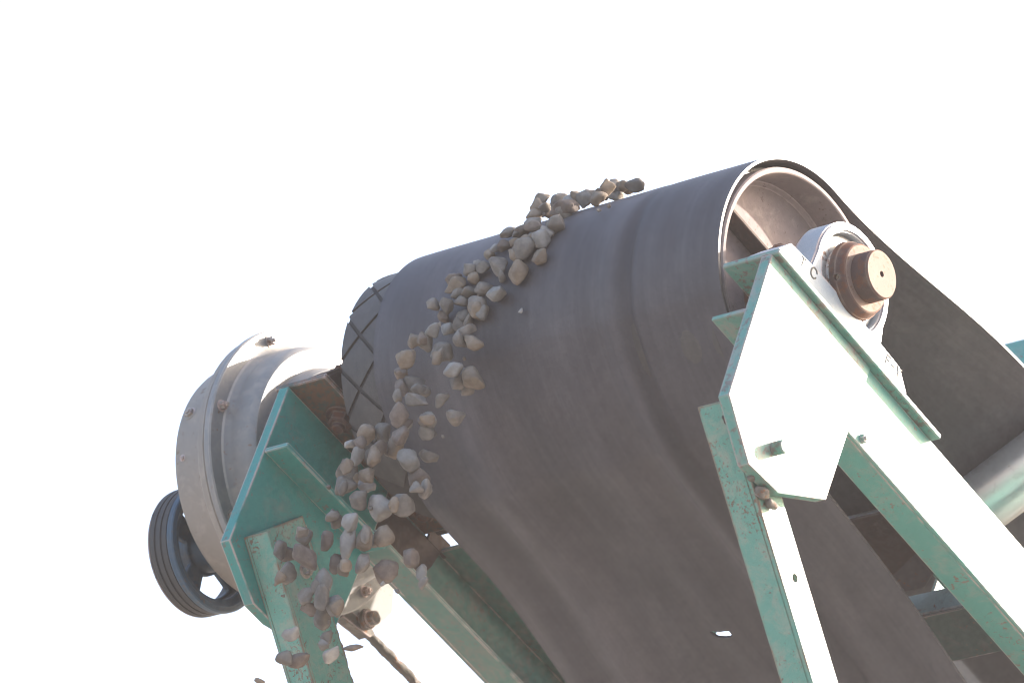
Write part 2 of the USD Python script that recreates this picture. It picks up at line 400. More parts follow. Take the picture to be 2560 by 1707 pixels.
for q, w_ in (((-0.060, -0.572), 0.013), ((-0.028, -0.574), 0.010), ((-0.095, -0.566), 0.008)):
    near.part("dirt_lump", lumpy(trimesh.creation.icosphere(subdivisions=2, radius=w_).apply_scale((1.0, 1.5, 0.8)).apply_translation((0.114, *q)), 0.009, 70, int(w_ * 1000), 0.006), GREASY, smooth=50)
near.part("weld_bead", lumpy(rod((0.108, -0.225, -0.40), (0.108, -0.195, -0.50), 0.008), 0.006, 60, 9, 0.006), RUST_BROWN)
near.part("weld_bead", lumpy(rod((0.109, -0.20, -0.50), (0.109, -0.05, -0.552), 0.009), 0.006, 60, 4, 0.006), RUST_BROWN)

far = Thing("side_frame", (-1.08, 0.5, -1.0), "shaded green side frame beside the gearbox, stones falling past its leg",
            "conveyor frame", "side frames of the conveyor head")
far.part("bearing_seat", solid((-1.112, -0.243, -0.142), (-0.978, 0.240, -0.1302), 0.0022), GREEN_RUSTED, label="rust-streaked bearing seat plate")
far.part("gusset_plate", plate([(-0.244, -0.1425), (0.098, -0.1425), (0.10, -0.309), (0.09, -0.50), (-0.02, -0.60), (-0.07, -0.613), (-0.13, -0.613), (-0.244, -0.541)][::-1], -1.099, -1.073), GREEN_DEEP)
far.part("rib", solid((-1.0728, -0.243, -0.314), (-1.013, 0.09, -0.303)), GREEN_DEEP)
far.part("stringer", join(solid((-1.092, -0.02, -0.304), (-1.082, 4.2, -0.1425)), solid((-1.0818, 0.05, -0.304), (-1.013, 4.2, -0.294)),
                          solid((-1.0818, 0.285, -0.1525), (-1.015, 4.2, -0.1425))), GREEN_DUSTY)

far.part("doubler_plate", plate([(0.06, -0.2935), (0.235, -0.2935), (0.275, -0.20), (0.285, -0.156), (0.06, -0.156)], -1.0817, -1.0735), RUST_BROWN, label="rust brown doubler plate inside the stringer")
far.part("edge_strip", solid((-1.0817, 0.2405, -0.1555), (-1.0735, 0.305, -0.119)), RUST_BROWN)
far.part("edge_strip", solid((-1.06, 0.2405, -0.1418), (-0.978, 0.252, -0.1305)), RUST_BROWN)
for s0, s1 in ((0.02, 0.20), (0.23, 0.36)):
    far.part("weld_bead", lumpy(rod((-1.071, -0.214 + 0.785 * s0 + 0.619 * 0.188, -0.512 - 0.619 * s0 + 0.785 * 0.188), (-1.071, -0.214 + 0.785 * s1 + 0.619 * 0.188, -0.512 - 0.619 * s1 + 0.785 * 0.188), 0.005), 0.004, 90, 12, 0.006), GREEN_RUSTED)


def far_leg(e0, e1, s0, s1, x0, x1):
    q = lambda s, e: (-0.214 + 0.785 * s + 0.619 * e, -0.512 - 0.619 * s + 0.785 * e)
    return plate([q(s0, e0), q(s0, e1), q(s1, e1), q(s1, e0)][::-1], x0, x1)


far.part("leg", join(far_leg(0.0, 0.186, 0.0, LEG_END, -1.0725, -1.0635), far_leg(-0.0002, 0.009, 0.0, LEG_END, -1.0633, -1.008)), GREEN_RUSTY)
far.part("bolt", hexbolt((-1.0635, -0.045, -0.465), (1, 0, 0), 0.0125, 0.012), BOLT)
far.part("seat_bolt", hexbolt((-1.02, -0.13, -0.142), (0, 0, -1), 0.026, 0.020), RUST)
far.part("seat_bolt", hexbolt((-1.02, 0.16, -0.142), (0, 0, -1), 0.026, 0.020), RUST)
far.part("weld_bead", lumpy(rod((-1.070, -0.235, -0.302), (-1.070, 0.05, -0.302), 0.005), 0.003, 80, 8, 0.006), GREEN_DEEP)

# ------------------------------------------------------------------ cross members between the stringers
def crossbar(name, u0, u1, n0, n1, mat_, label):
    t = Thing(name, (-0.48, (u0 + u1) / 2, n0), label, "cross beam")
    t.part("front_flange", solid((-1.08, u0, n0 + 0.008), (0.1205, u0 + 0.008, n1)), mat_)
    t.part("bottom_flange", solid((-1.08, u0, n0), (0.1205, u1, n0 + 0.0078)), GREEN_DARK)
    return t


crossbar("cross_beam", 0.785, 0.93, -0.1415, -0.075, BLUEGREY, "blue grey cross beam spanning the frame between the return belt and the sunlit stringer")
def floor_plate(pts, n0, n1):
    return trimesh.convex.convex_hull(np.array([(x, u, n) for x, u in pts for n in (n0, n1)]))


deck = Thing("deck_plate", (-0.2, 0.6, -0.1), "rusty brown deck plate between the two belt strands, seen through the frame", "plate")
deck.part("plate", join(floor_plate([(-0.46, 0.515), (0.04, 0.515), (0.04, 0.555), (-0.141, 0.623), (-0.215, 0.69), (-0.46, 0.69)], -0.104, -0.098)), RUST_BROWN)
deck2 = Thing("folded_plate", (-0.25, 0.7, -0.095), "dull grey folded plate hanging behind the rusty deck plate", "plate")
deck2.part("plate", floor_plate([(-0.44, 0.62), (0.02, 0.575), (0.02, 0.60), (-0.137, 0.711), (-0.18, 0.751), (-0.44, 0.752)], -0.0965, -0.0905), DULL)

# ------------------------------------------------------------------ head pulley
pul = Thing("head_pulley", (-0.48, 0, 0), "rusty head pulley with thick shaft end, the belt wrapped round it", "pulley")
pul.part("shell", turned([(-0.959, 0.238), (-0.959, 0.2465), (-0.956, 0.25), (-0.003, 0.2545), (0.0, 0.2518), (0.0, 0.2450), (-0.002, 0.2430)], closed=True, seg=160), SHELL, smooth=25)
pul.part("end_disc", turned([(-0.085, 0.047), (-0.073, 0.047), (-0.073, 0.2432), (-0.085, 0.2432)], closed=True, seg=128), SHELL, smooth=25)
pul.part("weld_bead", lumpy(turned([(-0.0735, 0.2433), (-0.064, 0.2433), (-0.0665, 0.2365), (-0.0735, 0.2330)], closed=True, seg=160), 0.0018, 70, 5, 0.02), SHELL, smooth=60)
pul.part("end_disc", turned([(-0.89, 0.047), (-0.878, 0.047), (-0.878, 0.2400), (-0.89, 0.2400)], closed=True, seg=96), RUST_BROWN, smooth=25)
for s_ in (-1, 1):  # plates added to throw a shadow edge across the end disc
    pul.part("rib", solid((-0.0728, s_ * 0.235, 0.046), (-0.034, s_ * 0.055, 0.054)), RUST_BROWN)
pul.part("hub", turned([(-0.0725, 0.047), (-0.0725, 0.092), (-0.03, 0.086), (-0.026, 0.080), (-0.026, 0.047)], closed=True), RUST, smooth=25)
pul.part("hub", turned([(-0.8905, 0.047), (-0.8905, 0.092), (-0.94, 0.086), (-0.945, 0.080), (-0.945, 0.047)], closed=True), RUST_BROWN, smooth=25)
pul.part("shaft", turned([(-1.395, 0.0), (-1.395, 0.0465), (0.185, 0.0465), (0.1858, 0.0485), (0.125, 0.049), (0.125, 0.049), (0.1855, 0.0489), (0.188, 0.0465), (0.188, 0.0075), (0.178, 0.0045), (0.176, 0.0)][:2]
                        + [(0.1, 0.0465), (0.102, 0.049), (0.1855, 0.049), (0.1885, 0.0462), (0.1882, 0.0062), (0.178, 0.0035), (0.176, 0.0)]), RUST, smooth=25)
pul.part("shaft_face", turned([(0.1878, 0.0062), (0.1886, 0.0062), (0.1889, 0.0455), (0.1878, 0.0462)], closed=True, seg=96), PALE_FACE, smooth=25, label="paler end face of the shaft")
lag = pul.part("lagging", turned([(-0.8305, 0.2505), (-0.8305, 0.2605), (-0.0402, 0.2625), (-0.038, 0.2605), (-0.038, 0.2551)], closed=True, seg=128), LAGGING, smooth=25)
pul.part("groove_bed", turned([(-0.957, 0.2488), (-0.957, 0.2518), (-0.831, 0.2530), (-0.831, 0.2505)], closed=True, seg=128), GROOVE, smooth=25, parent=lag)
# diamond lagging pads on the strip the belt leaves free
PITCH, WIDE, RP = 2 * math.pi * 0.257 / 14, 0.104, 0.2572
strip = sbox(-0.9555, -1.0, -0.8325, 3.0)
for i in range(-12, 28):
    for j in range(-12, 28):
        # a = s/p + x/w in [i, i+1], b = s/p - x/w in [j, j+1]
        cor = [((a - b) / 2 * WIDE - 0.859, (a + b) / 2 * PITCH) for a, b in ((i, j), (i + 1, j), (i + 1, j + 1), (i, j + 1))]
        cell = Polygon(cor).buffer(-0.0040, join_style=2)
        cy = cell.centroid.y
        if not (0.0 <= cy < 14 * PITCH - 1e-6):
            continue
        ang = cy / RP
        if not (1.2 < ang < 4.6):                              # the half of the drum towards the tail is under the belt
            continue
        cell = cell.intersection(strip)
        if cell.is_empty or cell.area < 3e-4:
            continue
        e = trimesh.creation.extrude_polygon(cell, 0.0072, engine="earcut")
        v, f = trimesh.remesh.subdivide_to_size(e.vertices, e.faces, 0.035)
        r = RP - 0.0072 + v[:, 2]
        th = v[:, 1] / RP
        pul.part("lagging_pad", (np.stack([v[:, 0], r * np.cos(th), r * np.sin(th)], 1), f[:, ::1]), LAGGING, smooth=False, parent=lag)

# ------------------------------------------------------------------ pillow block bearings
def oval_feet(u0, u1):
    return LineString([(u0 + 0.035, -0.096), (u1 - 0.035, -0.096)]).buffer(0.034, quad_segs=6)


def pillow_block(mirror, label):
    mx = (lambda x: XM - x) if mirror else (lambda x: x)
    t = Thing("pillow_block", (mx(0.08), 0, -0.13), label, "bearing", "pillow block bearings of the head shaft")
    ring = Point(0, 0).buffer(0.1185, quad_segs=24)
    foot = unary_union([sbox(-0.216, -0.1298, 0.226, -0.10), Polygon([(-0.216, -0.10), (-0.19, -0.065), (-0.10, -0.058), (0.10, -0.058), (0.185, -0.062), (0.226, -0.10)])])
    stem = Polygon([(-0.117, -0.015), (0.117, -0.015), (0.128, -0.07), (0.10, -0.12), (-0.10, -0.12), (-0.122, -0.07)])
    body = unary_union([ring, stem]).difference(Point(0, 0).buffer(0.098, quad_segs=24)).difference(Polygon([(0.075, -0.100), (0.104, -0.066), (0.111, -0.085), (0.108, -0.112)]))
    h = m3.Manifold()
    m = plate(body, 0.062, 0.121, 0.004)
    back = plate(unary_union([ring, stem]).buffer(-0.006), 0.052, 0.066, 0.004)
    f_ = plate(foot, 0.045, 0.128, 0.006)
    if mirror:                                                    # the far block is narrower and sits inboard
        f_ = plate(foot, 0.045, 0.105, 0.006)
        m = plate(body, 0.030, 0.073, 0.004)
        back = plate(unary_union([ring, stem]).buffer(-0.006), 0.024, 0.034, 0.004)
        for k in (m, back):
            k.vertices[:, 1] *= 0.80
            k.vertices[:, 2] = np.where(k.vertices[:, 2] > -0.1, k.vertices[:, 2] * 0.80, k.vertices[:, 2])
        for k in (m, back, f_):
            k.vertices[:, 0] = XM - k.vertices[:, 0]
            k.invert()
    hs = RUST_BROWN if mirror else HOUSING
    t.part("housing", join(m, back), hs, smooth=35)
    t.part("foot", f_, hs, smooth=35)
    if not mirror:
        t.part("insert", turned([(0.066, 0.05), (0.066, 0.0975), (0.098, 0.0975), (0.104, 0.093), (0.108, 0.083), (0.107, 0.070), (0.112, 0.067), (0.1188, 0.066), (0.1188, 0.05)], closed=True), INSERT, smooth=30)
        col = turned([(0.1192, 0.0492), (0.1192, 0.0765), (0.1212, 0.0785), (0.132, 0.0765), (0.1335, 0.0745), (0.1350, 0.0742), (0.146, 0.0700), (0.1495, 0.0675), (0.1505, 0.0655), (0.1505, 0.0492)], closed=True, seg=128)
        a = math.radians(216)
        c = np.array([math.cos(a), math.sin(a)])
        # the set screw hole in the collar's rim
        t.part("locking_collar", cut(col, rod((0.1345, *(c * 0.066)), (0.1345, *(c * 0.09)), 0.0062)), RUST, smooth=25)
        t.part("collar_face", turned([(0.1504, 0.0493), (0.1510, 0.0493), (0.1510, 0.0648), (0.1504, 0.0652)], closed=True, seg=96), PALE_FACE, smooth=25)
        t.part("set_screw", rod((0.1345, *(c * 0.060)), (0.1345, *(c * 0.0685)), 0.006), BOLT)
        for text, u, s in (("T", -0.160, 0.020), ("C", -0.127, 0.024), ("F-Y", 0.137, 0.021)):
            k = meshkit.text_mesh(text, s, 0.0014)
            v = np.array(k.vertices)
            t.part("cast_mark", (np.stack([v[:, 2] + 0.1276, v[:, 0] + u, v[:, 1] - 0.090], 1), k.faces), INK, smooth=False)
    for u in (-0.165, 0.17):
        t.part("foot_bolt", hexbolt((mx(0.072), u, -0.062), (0, 0, 1), 0.017, 0.016), RUST, smooth=25)


pillow_block(False, "sunlit grey pillow block bearing under the rusty shaft end and locking collar")
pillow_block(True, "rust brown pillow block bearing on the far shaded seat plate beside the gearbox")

# ------------------------------------------------------------------ the belt
X0, X1, T = -0.859, 0.003, 0.0065
XC = (X0 + X1) / 2


def smoothstep(a, b, x):
    t = np.clip((np.asarray(x, float) - a) / (b - a), 0, 1)
    return t * t * (3 - 2 * t)


RB = 0.2752
path, sect = [], []
for u in np.concatenate([np.linspace(4.2, 1.2, 16), np.linspace(1.1, 0.02, 28)]):
    path.append((u, RB)); sect.append(0)
for th in np.radians(np.linspace(90, 236, 80)):
    path.append((RB * math.cos(th), RB * math.sin(th))); sect.append(1)
lastu, lastn = path[-1]
# slack return strand hanging below the drum, a Hermite run from the drum on
kn = np.array([(lastu, lastn), (0.0, -0.301), (0.10, -0.3125), (0.25, -0.322), (0.50, -0.353), (0.75, -0.386), (1.2, -0.43), (2.2, -0.50), (4.2, -0.56)])
from scipy.interpolate import PchipInterpolator
tt = np.concatenate([np.linspace(lastu, 0.44, 44)[1:], [0.463, 0.469, 0.475, 0.481, 0.487, 0.493, 0.50], np.linspace(0.52, 1.2, 40)[1:], np.linspace(1.3, 4.2, 18)])
for u, n in zip(tt, PchipInterpolator(kn[:, 0], kn[:, 1])(tt)):
    path.append((float(u), float(n))); sect.append(2)
path, sect = np.array(path), np.array(sect)
# soften the point where the strand leaves the drum
k0 = int(np.argmax(sect == 2))
for _ in range(60):
    mid = path.copy()
    mid[1:-1] = 0.25 * path[:-2] + 0.5 * path[1:-1] + 0.25 * path[2:]
    sel = slice(k0 - 9, k0 + 12)
    path[sel] = mid[sel]
tang = np.gradient(path, axis=0)
tang /= np.linalg.norm(tang, axis=1, keepdims=True)
nor = np.stack([tang[:, 1], -tang[:, 0]], 1)                     # outward
nor *= np.sign((nor[20] @ np.array([0, 1.0])) or 1)
xs = np.unique(np.round(np.concatenate([np.linspace(X0, -0.47, 40), [-0.452, -0.440, -0.428, -0.416, -0.404, -0.396], np.linspace(-0.38, X1, 48)]), 5))
xs[0], xs[-1] = X0, X1
s_len = np.concatenate([[0], np.cumsum(np.linalg.norm(np.diff(path, axis=0), axis=1))])


def belt_sheet(off):
    V = np.zeros((len(path), len(xs), 3))
    for i, (u, n) in enumerate(path):
        x = xs.copy()
        h = np.zeros_like(x)
        if sect[i] == 0:                                         # carrying strand rises into the trough
            beta = math.radians(35) * float(smoothstep(0.0, 0.95, u))
            d = np.abs(x - XC) - 0.15
            w = d > 0
            x[w] = XC + np.sign(x[w] - XC) * (0.15 + d[w] * math.cos(beta))
            h[w] += d[w] * math.sin(beta)
            amp = float(smoothstep(0.5, 0.0, u))
        else:
            amp = 1.0
        down = float(smoothstep(142, 200, math.degrees(math.atan2(n, u)) % 360)) if sect[i] == 1 else (1.0 if sect[i] == 2 else 0.0)
        wrap = amp * (0.06 + 1.25 * down)
        # worn strip along the near side of the drum, a shallow groove beside it, the crown of the drum
        xo = xs
        h += wrap * (0.0030 * np.exp(-((xo + 0.265) / 0.020) ** 2) - 0.0095 * np.exp(-((xo + 0.222) / 0.013) ** 2) - 0.0035 * smoothstep(-0.245, -0.205, xo) + 0.0008 * np.sin(xo * 75) * smoothstep(-0.22, -0.18, xo))
        h += wrap * (-0.003 * smoothstep(-0.80, -0.86, xo) + 0.0008 * np.sin(xo * 31 + 1))
        if sect[i] == 2 or (sect[i] == 1 and i > k0 - 25):       # slack: long lengthwise waves
            q = float(smoothstep(-0.32, 0.12, u)) if sect[i] == 2 else float(smoothstep(-0.32, 0.12, u))
            h += 2.1 * q * (0.0085 * np.exp(-((xo + 0.665 + 0.05 * u) / 0.05) ** 2) + 0.006 * np.exp(-((xo + 0.43 - 0.04 * u) / 0.055) ** 2)
                      - 0.006 * np.exp(-((xo + 0.55) / 0.05) ** 2) + 0.005 * np.exp(-((xo + 0.24) / 0.035) ** 2) - 0.004 * np.exp(-((xo + 0.10) / 0.05) ** 2)
                      + 0.0025 * np.sin(xo * 46 + 2.2 * u) + 0.0025 * np.sin(9 * u + 5 * xo))
        h += 0.0009 * (meshkit.noise(np.stack([xo * 16, np.full_like(xo, s_len[i] * 5), np.zeros_like(xo)], 1), 7) - 0.5)
        V[i, :, 0] = x
        V[i, :, 1] = u + nor[i, 0] * (h + off)
        V[i, :, 2] = n + nor[i, 1] * (h + off)
    return V


outer, inner = belt_sheet(0.0), belt_sheet(-T)
ni, nj = len(path), len(xs)
hole = set()
hi = [i for i in range(ni - 1) if sect[i] == 2 and 0.4745 < path[i, 0] < 0.4925]
hj = [j for j in range(nj - 1) if -0.4535 < xs[j] < -0.4]
for i in hi:
    for j in hj:
        hole.add((i, j))
# pull the slit's ends to points
for V in (outer, inner):
    um = V[hi[1], hj[0], 1:].copy()
    for i in hi + [hi[-1] + 1]:
        V[i, hj[0], 1:] = 0.75 * um + 0.25 * V[i, hj[0], 1:]
        V[i, hj[-1] + 1, 1:] = 0.45 * V[hi[1], hj[-1] + 1, 1:] + 0.55 * V[i, hj[-1] + 1, 1:]
idx = np.arange(ni * nj).reshape(ni, nj)
off = ni * nj
F = []
for i in range(ni - 1):
    for j in range(nj - 1):
        if (i, j) in hole:
            continue
        a, b, c, d = idx[i, j], idx[i, j + 1], idx[i + 1, j + 1], idx[i + 1, j]
        F.append((a, d, c, b)); F.append((a + off, b + off, c + off, d + off))


def wall(a, b):
    F.append((a, b, b + off, a + off))


for i in range(ni - 1):
    wall(idx[i, 0], idx[i + 1, 0]); wall(idx[i + 1, nj - 1], idx[i, nj - 1])
for j in range(nj - 1):
    wall(idx[0, j + 1], idx[0, j]); wall(idx[ni - 1, j], idx[ni - 1, j + 1])
for (i, j) in hole:
    for (di, dj, a, b) in ((-1, 0, idx[i, j], idx[i, j + 1]), (1, 0, idx[i + 1, j + 1], idx[i + 1, j]), (0, -1, idx[i + 1, j], idx[i, j]), (0, 1, idx[i, j + 1], idx[i + 1, j + 1])):
        if (i + di, j + dj) not in hole:
            wall(a, b)
bm = trimesh.Trimesh(np.concatenate([outer.reshape(-1, 3), inner.reshape(-1, 3)]), np.concatenate([np.array(F)[:, [0, 1, 2]], np.array(F)[:, [0, 2, 3]]]), process=False)
trimesh.repair.fix_normals(bm)
belt = Thing("conveyor_belt", (XC, 0.5, 0), "wide dark rubber belt wrapped over the head pulley, with a small torn slit", "conveyor belt")
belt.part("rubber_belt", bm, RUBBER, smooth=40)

# ------------------------------------------------------------------ troughing idlers under the carrying strand
def idler(u, label):
    t = Thing("trough_idler", (XC, u, -0.14), label, "idler")
    rr = 0.066
    n0 = RB - T - rr - 0.002
    t.part("roll", rod((XC - 0.148, u, n0), (XC + 0.148, u, n0), rr, seg=40), ROLLER, smooth=30)
    for s in (-1, 1):
        b = math.radians(35)
        a0 = np.array([XC + s * 0.182, u, n0 + 0.021])
        d = np.array([s * math.cos(b), 0, math.sin(b)])
        roll = t.part("roll", rod(a0, a0 + d * 0.30, rr, seg=40), ROLLER, smooth=30)
        t.part("roll_shaft", rod(a0 - d * 0.018, a0 + d * 0.325, 0.011), BOLT, smooth=30)
        t.part("bracket", plate([(u - 0.03, -0.07), (u + 0.03, -0.07), (u + 0.016, n0 - 0.052), (u - 0.016, n0 - 0.052)][::-1], a0[0] - s * 0.012 - 0.004, a0[0] - s * 0.012 + 0.004), GREEN_DEEP)
        e = a0 + d * 0.315
        t.part("bracket", plate([(u - 0.035, -0.07), (u + 0.035, -0.07), (u + 0.018, e[2] + 0.02), (u - 0.018, e[2] + 0.02)][::-1], e[0] - 0.004 + s * 0.008, e[0] + 0.004 + s * 0.008), GREEN_DEEP)
    t.part("foot_plate", solid((-0.17, u - 0.20, -0.066), (0.03, u - 0.045, -0.060)), GREEN)
    t.part("base_angle", solid((-1.02, u - 0.04, -0.0745), (0.07, u + 0.04, -0.0665)), GREEN_DEEP)


idler(0.885, "steel troughing idler under the top belt strand nearest the head pulley")
idler(1.95, "steel troughing idler further down the conveyor")
bar2 = crossbar("cross_beam", 1.90, 2.0, -0.1415, -0.075, GREEN_DEEP, "dark green cross beam further down the conveyor frame")

# ------------------------------------------------------------------ green cover frame standing over the belt down the slope
cov = Thing("belt_cover", (-0.48, 1.1, -0.14), "teal painted sheet cover over the belt at the right edge", "belt cover")
cov.part("front_sheet", solid((-0.56, 1.0, 0.52), (0.10, 1.004, 0.824)), GREEN)
cov.part("top_sheet", solid((-0.56, 1.0045, 0.8195), (0.10, 1.9, 0.8235)), GREEN)
for x in (0.06,):
    for u in (1.006, 1.85):
        cov.part("post", solid((x, u, -0.1415), (x + 0.04, u + 0.04, 0.819)), GREEN)

# ------------------------------------------------------------------ shaft mounted gear reducer
def egg(x, r, c1, c2, k=128):
    """Outline at x: hull of two circles of radius r, k points counted by angle round the middle."""
    th = np.linspace(0, 2 * np.pi, k, endpoint=False)
    d = np.stack([np.cos(th), np.sin(th)], 1)
    c = np.array([c1, c2], float)
    w = (d @ c.T)
    t = 1 / (1 + np.exp(-(w[:, 0] - w[:, 1]) / 0.006))
    p = d * r + np.outer(t, c[0]) + np.outer(1 - t, c[1])
    return np.column_stack([np.full(k, x), p])


def loft(rings, caps=True):
    k = len(rings[0])
    v = np.concatenate(rings)
    f = []
    for i in range(len(rings) - 1):
        a, b = i * k, (i + 1) * k
        for j in range(k):
            jj = (j + 1) % k
            f += [(a + j, a + jj, b + jj), (a + j, b + jj, b + j)]
    if caps:
        for ring, base in ((rings[0], 0), (rings[-1], (len(rings) - 1) * k)):
            v = np.vstack([v, ring.mean(0)])
            for j in range(k):
                f.append((base + j, base + (j + 1) % k, len(v) - 1))
    m = trimesh.Trimesh(v, f, process=False)
    trimesh.repair.fix_normals(m)
    return m


RU, RN = 0.03, -0.097
red = Thing("gear_reducer", (-1.27, RU, RN), "round grey shaft mounted gearbox on the far end of the pulley shaft", "gearbox")
red.part("cover", turned([(-1.403, 0.0), (-1.403, 0.236), (-1.400, 0.2455), (-1.391, 0.2495), (-1.345, 0.253), (-1.31, 0.262), (-1.297, 0.275), (-1.297, 0.0)], RU, RN, seg=160), CAP, smooth=30)
red.part("flange", turned([(-1.2965, 0.2), (-1.2965, 0.2915), (-1.2935, 0.2945), (-1.279, 0.2965), (-1.276, 0.2935), (-1.276, 0.2)], RU, RN, closed=True, seg=160), CAP, smooth=30)
red.part("gasket", turned([(-1.2757, 0.2), (-1.2757, 0.2905), (-1.2735, 0.2905), (-1.2735, 0.2)], RU, RN, closed=True, seg=128), SHEAVE, smooth=30)
red.part("flange", turned([(-1.2732, 0.2), (-1.2732, 0.2975), (-1.270, 0.3015), (-1.257, 0.3025), (-1.254, 0.2995), (-1.254, 0.2)], RU, RN, closed=True, seg=160), REDUCER, smooth=30)
red.part("housing", turned([(-1.2538, 0.2), (-1.2538, 0.268), (-1.2495, 0.2605), (-1.243, 0.2555), (-1.236, 0.2535), (-1.205, 0.252), (-1.195, 0.2495), (-1.186, 0.2435), (-1.1835, 0.240), (-1.1825, 0.203), (-1.180, 0.2005),
                            (-1.166, 0.199), (-1.150, 0.190), (-1.140, 0.172), (-1.136, 0.150), (-1.135, 0.0)], RU, RN, seg=160), REDUCER, smooth=28)
red.part("output_hub", turned([(-1.1349, 0.0495), (-1.1349, 0.088), (-1.118, 0.086), (-1.115, 0.083), (-1.115, 0.0495)], closed=True), REDUCER, smooth=30)
for deg in (142, 190, 238, 286, 334, 22, 70):
    d = np.array([math.cos(math.radians(deg)), math.sin(math.radians(deg))])
    red.part("flange_bolt", hexbolt((-1.254, RU + d[0] * 0.279, RN + d[1] * 0.279), (1, 0, 0), 0.0095, 0.012), BOLT, smooth=25)
for deg, x, r_, s_ in ((184, -1.372, 0.2505, 0.011), (160, -1.330, 0.256, 0.006), (207, -1.375, 0.2505, 0.0055)):
    d = np.array([math.cos(math.radians(deg)), math.sin(math.radians(deg))])
    red.part("plug", hexbolt((x, RU + d[0] * r_, RN + d[1] * r_), (0, d[0], d[1]), s_, s_ * 0.6), BOLT, smooth=25)
red.part("anchor_bracket", plate([(p0 + 0.1, p1 + 0.115) for p0, p1 in [(0.02, -0.22), (0.20, -0.205), (0.280, -0.200), (0.298, -0.24), (0.312, -0.28), (0.284, -0.338), (0.268, -0.360), (0.19, -0.372), (0.06, -0.34)]][::-1], -1.325, -1.298), PALE, label="pale plate bracket hanging under the gearbox")

# sheave behind the gearbox, three grooves, with its belts running up behind the drum
SU, SN = 0.019, -0.264
sh = Thing("sheave", (-1.47, SU, SN), "dark blue belt sheave with spoke openings low behind the gearbox", "sheave")
sh.part("rim", turned([(-1.503, 0.108), (-1.503, 0.1330), (-1.501, 0.1345), (-1.4985, 0.1345), (-1.498, 0.1275), (-1.4485, 0.1275), (-1.448, 0.108)], SU, SN, closed=True, seg=120), SHEAVE, smooth=20)
sh.part("rim_lip", turned([(-1.4478, 0.108), (-1.4478, 0.1355), (-1.446, 0.1372), (-1.434, 0.1372), (-1.4315, 0.1350), (-1.4315, 0.1240), (-1.437, 0.118), (-1.440, 0.108)], SU, SN, closed=True, seg=120), BLUE, smooth=30)
web = Polygon([(SU + 0.110 * math.cos(a), SN + 0.110 * math.sin(a)) for a in np.linspace(0, 2 * np.pi, 96, endpoint=False)])
for k in range(4):
    a0 = math.radians(8 + 90 * k)
    arc = [(SU + 0.098 * math.cos(a0 + t), SN + 0.098 * math.sin(a0 + t)) for t in np.linspace(0.20, 1.10, 14)]
    arc += [(SU + 0.058 * math.cos(a0 + t), SN + 0.058 * math.sin(a0 + t)) for t in np.linspace(1.0, 0.30, 10)]
    web = web.difference(Polygon(arc).buffer(0.004))
sh.part("web", plate(web, -1.478, -1.466), BLUE, smooth=25)
sh.part("hub", turned([(-1.505, 0.0), (-1.505, 0.046), (-1.42, 0.05), (-1.41, 0.045), (-1.4005, 0.045), (-1.4005, 0.0)], SU, SN), BLUE, smooth=30)
MU, MN = SU + 0.86 * 0.67, SN + 0.86 * 0.742
for k in range(3):
    x = -1.4977 + k * 0.01655
    vb = Thing("drive_belt", (x, SU, SN), ("outermost", "middle", "innermost")[k] + " of the three dark drive belts in the sheave's grooves", "drive belt", "drive belts on the sheave")
    big, small = Point(SU, SN).buffer(0.1352, quad_segs=32), Point(MU, MN).buffer(0.07, quad_segs=12)
    h1 = unary_union([big, small]).convex_hull
    h0 = unary_union([Point(SU, SN).buffer(0.1278, quad_segs=32), Point(MU, MN).buffer(0.058, quad_segs=12)]).convex_hull
    vb.part("loop", plate(h1.difference(h0), x, x + 0.0158, 0.0018), VBELT, smooth=30)
mo = Thing("electric_motor", (-1.3, MU, MN), "electric motor behind the drum driving the sheave", "motor")
mo.part("sheave", turned([(-1.503, 0.0), (-1.503, 0.062), (-1.432, 0.062), (-1.432, 0.0)], MU, MN), BLUE, smooth=30)
mo.part("body", turned([(-1.415, 0.0), (-1.415, 0.09), (-1.40, 0.10), (-1.16, 0.10), (-1.14, 0.085), (-1.14, 0.0)], MU, MN), BLUE, smooth=30)
mo.part("shaft", rod((-1.435, MU, MN), (-1.41, MU, MN), 0.019), BOLT)
mo.part("mount", solid((-1.40, MU - 0.08, MN - 0.135), (-1.0, MU + 0.08, MN - 0.098)), BLUE)
mo.part("mount_post", solid((-1.105, MU - 0.05, -0.1418), (-1.055, MU + 0.05, MN - 0.1355)), BLUE)

# torque arm from the gearbox bracket back to the frame
arm = Thing("torque_arm", (-1.3, 0.45, -0.215), "dust caked torque arm rod under the gearbox bracket", "torque arm")
arm.part("rod", lumpy(rod((-1.31, 0.355, -0.243), (-1.31, 1.40, -0.243), 0.0105), 0.005, 42, 11, 0.008), GREASY, smooth=60)
arm.part("lug", lumpy(trimesh.convex.convex_hull(np.array([(x, u, n) for (u, n) in ((0.275, -0.247), (0.29, -0.269), (0.375, -0.257), (0.385, -0.241), (0.37, -0.235)) for x in (-1.327, -1.297)])), 0.002, 60, 2, 0.015), GREASY, smooth=60)
arm.part("clamp_bolt", lumpy(join(rod((-1.335, 0.343, -0.236), (-1.262, 0.343, -0.236), 0.015), rod((-1.297, 0.343, -0.236), (-1.280, 0.343, -0.236), 0.021)), 0.004, 80, 6, 0.008), GREASY, smooth=60)
arm.part("frame_lug", solid((-1.325, 1.36, -0.27), (-1.0925, 1.44, -0.21)), GREASY)

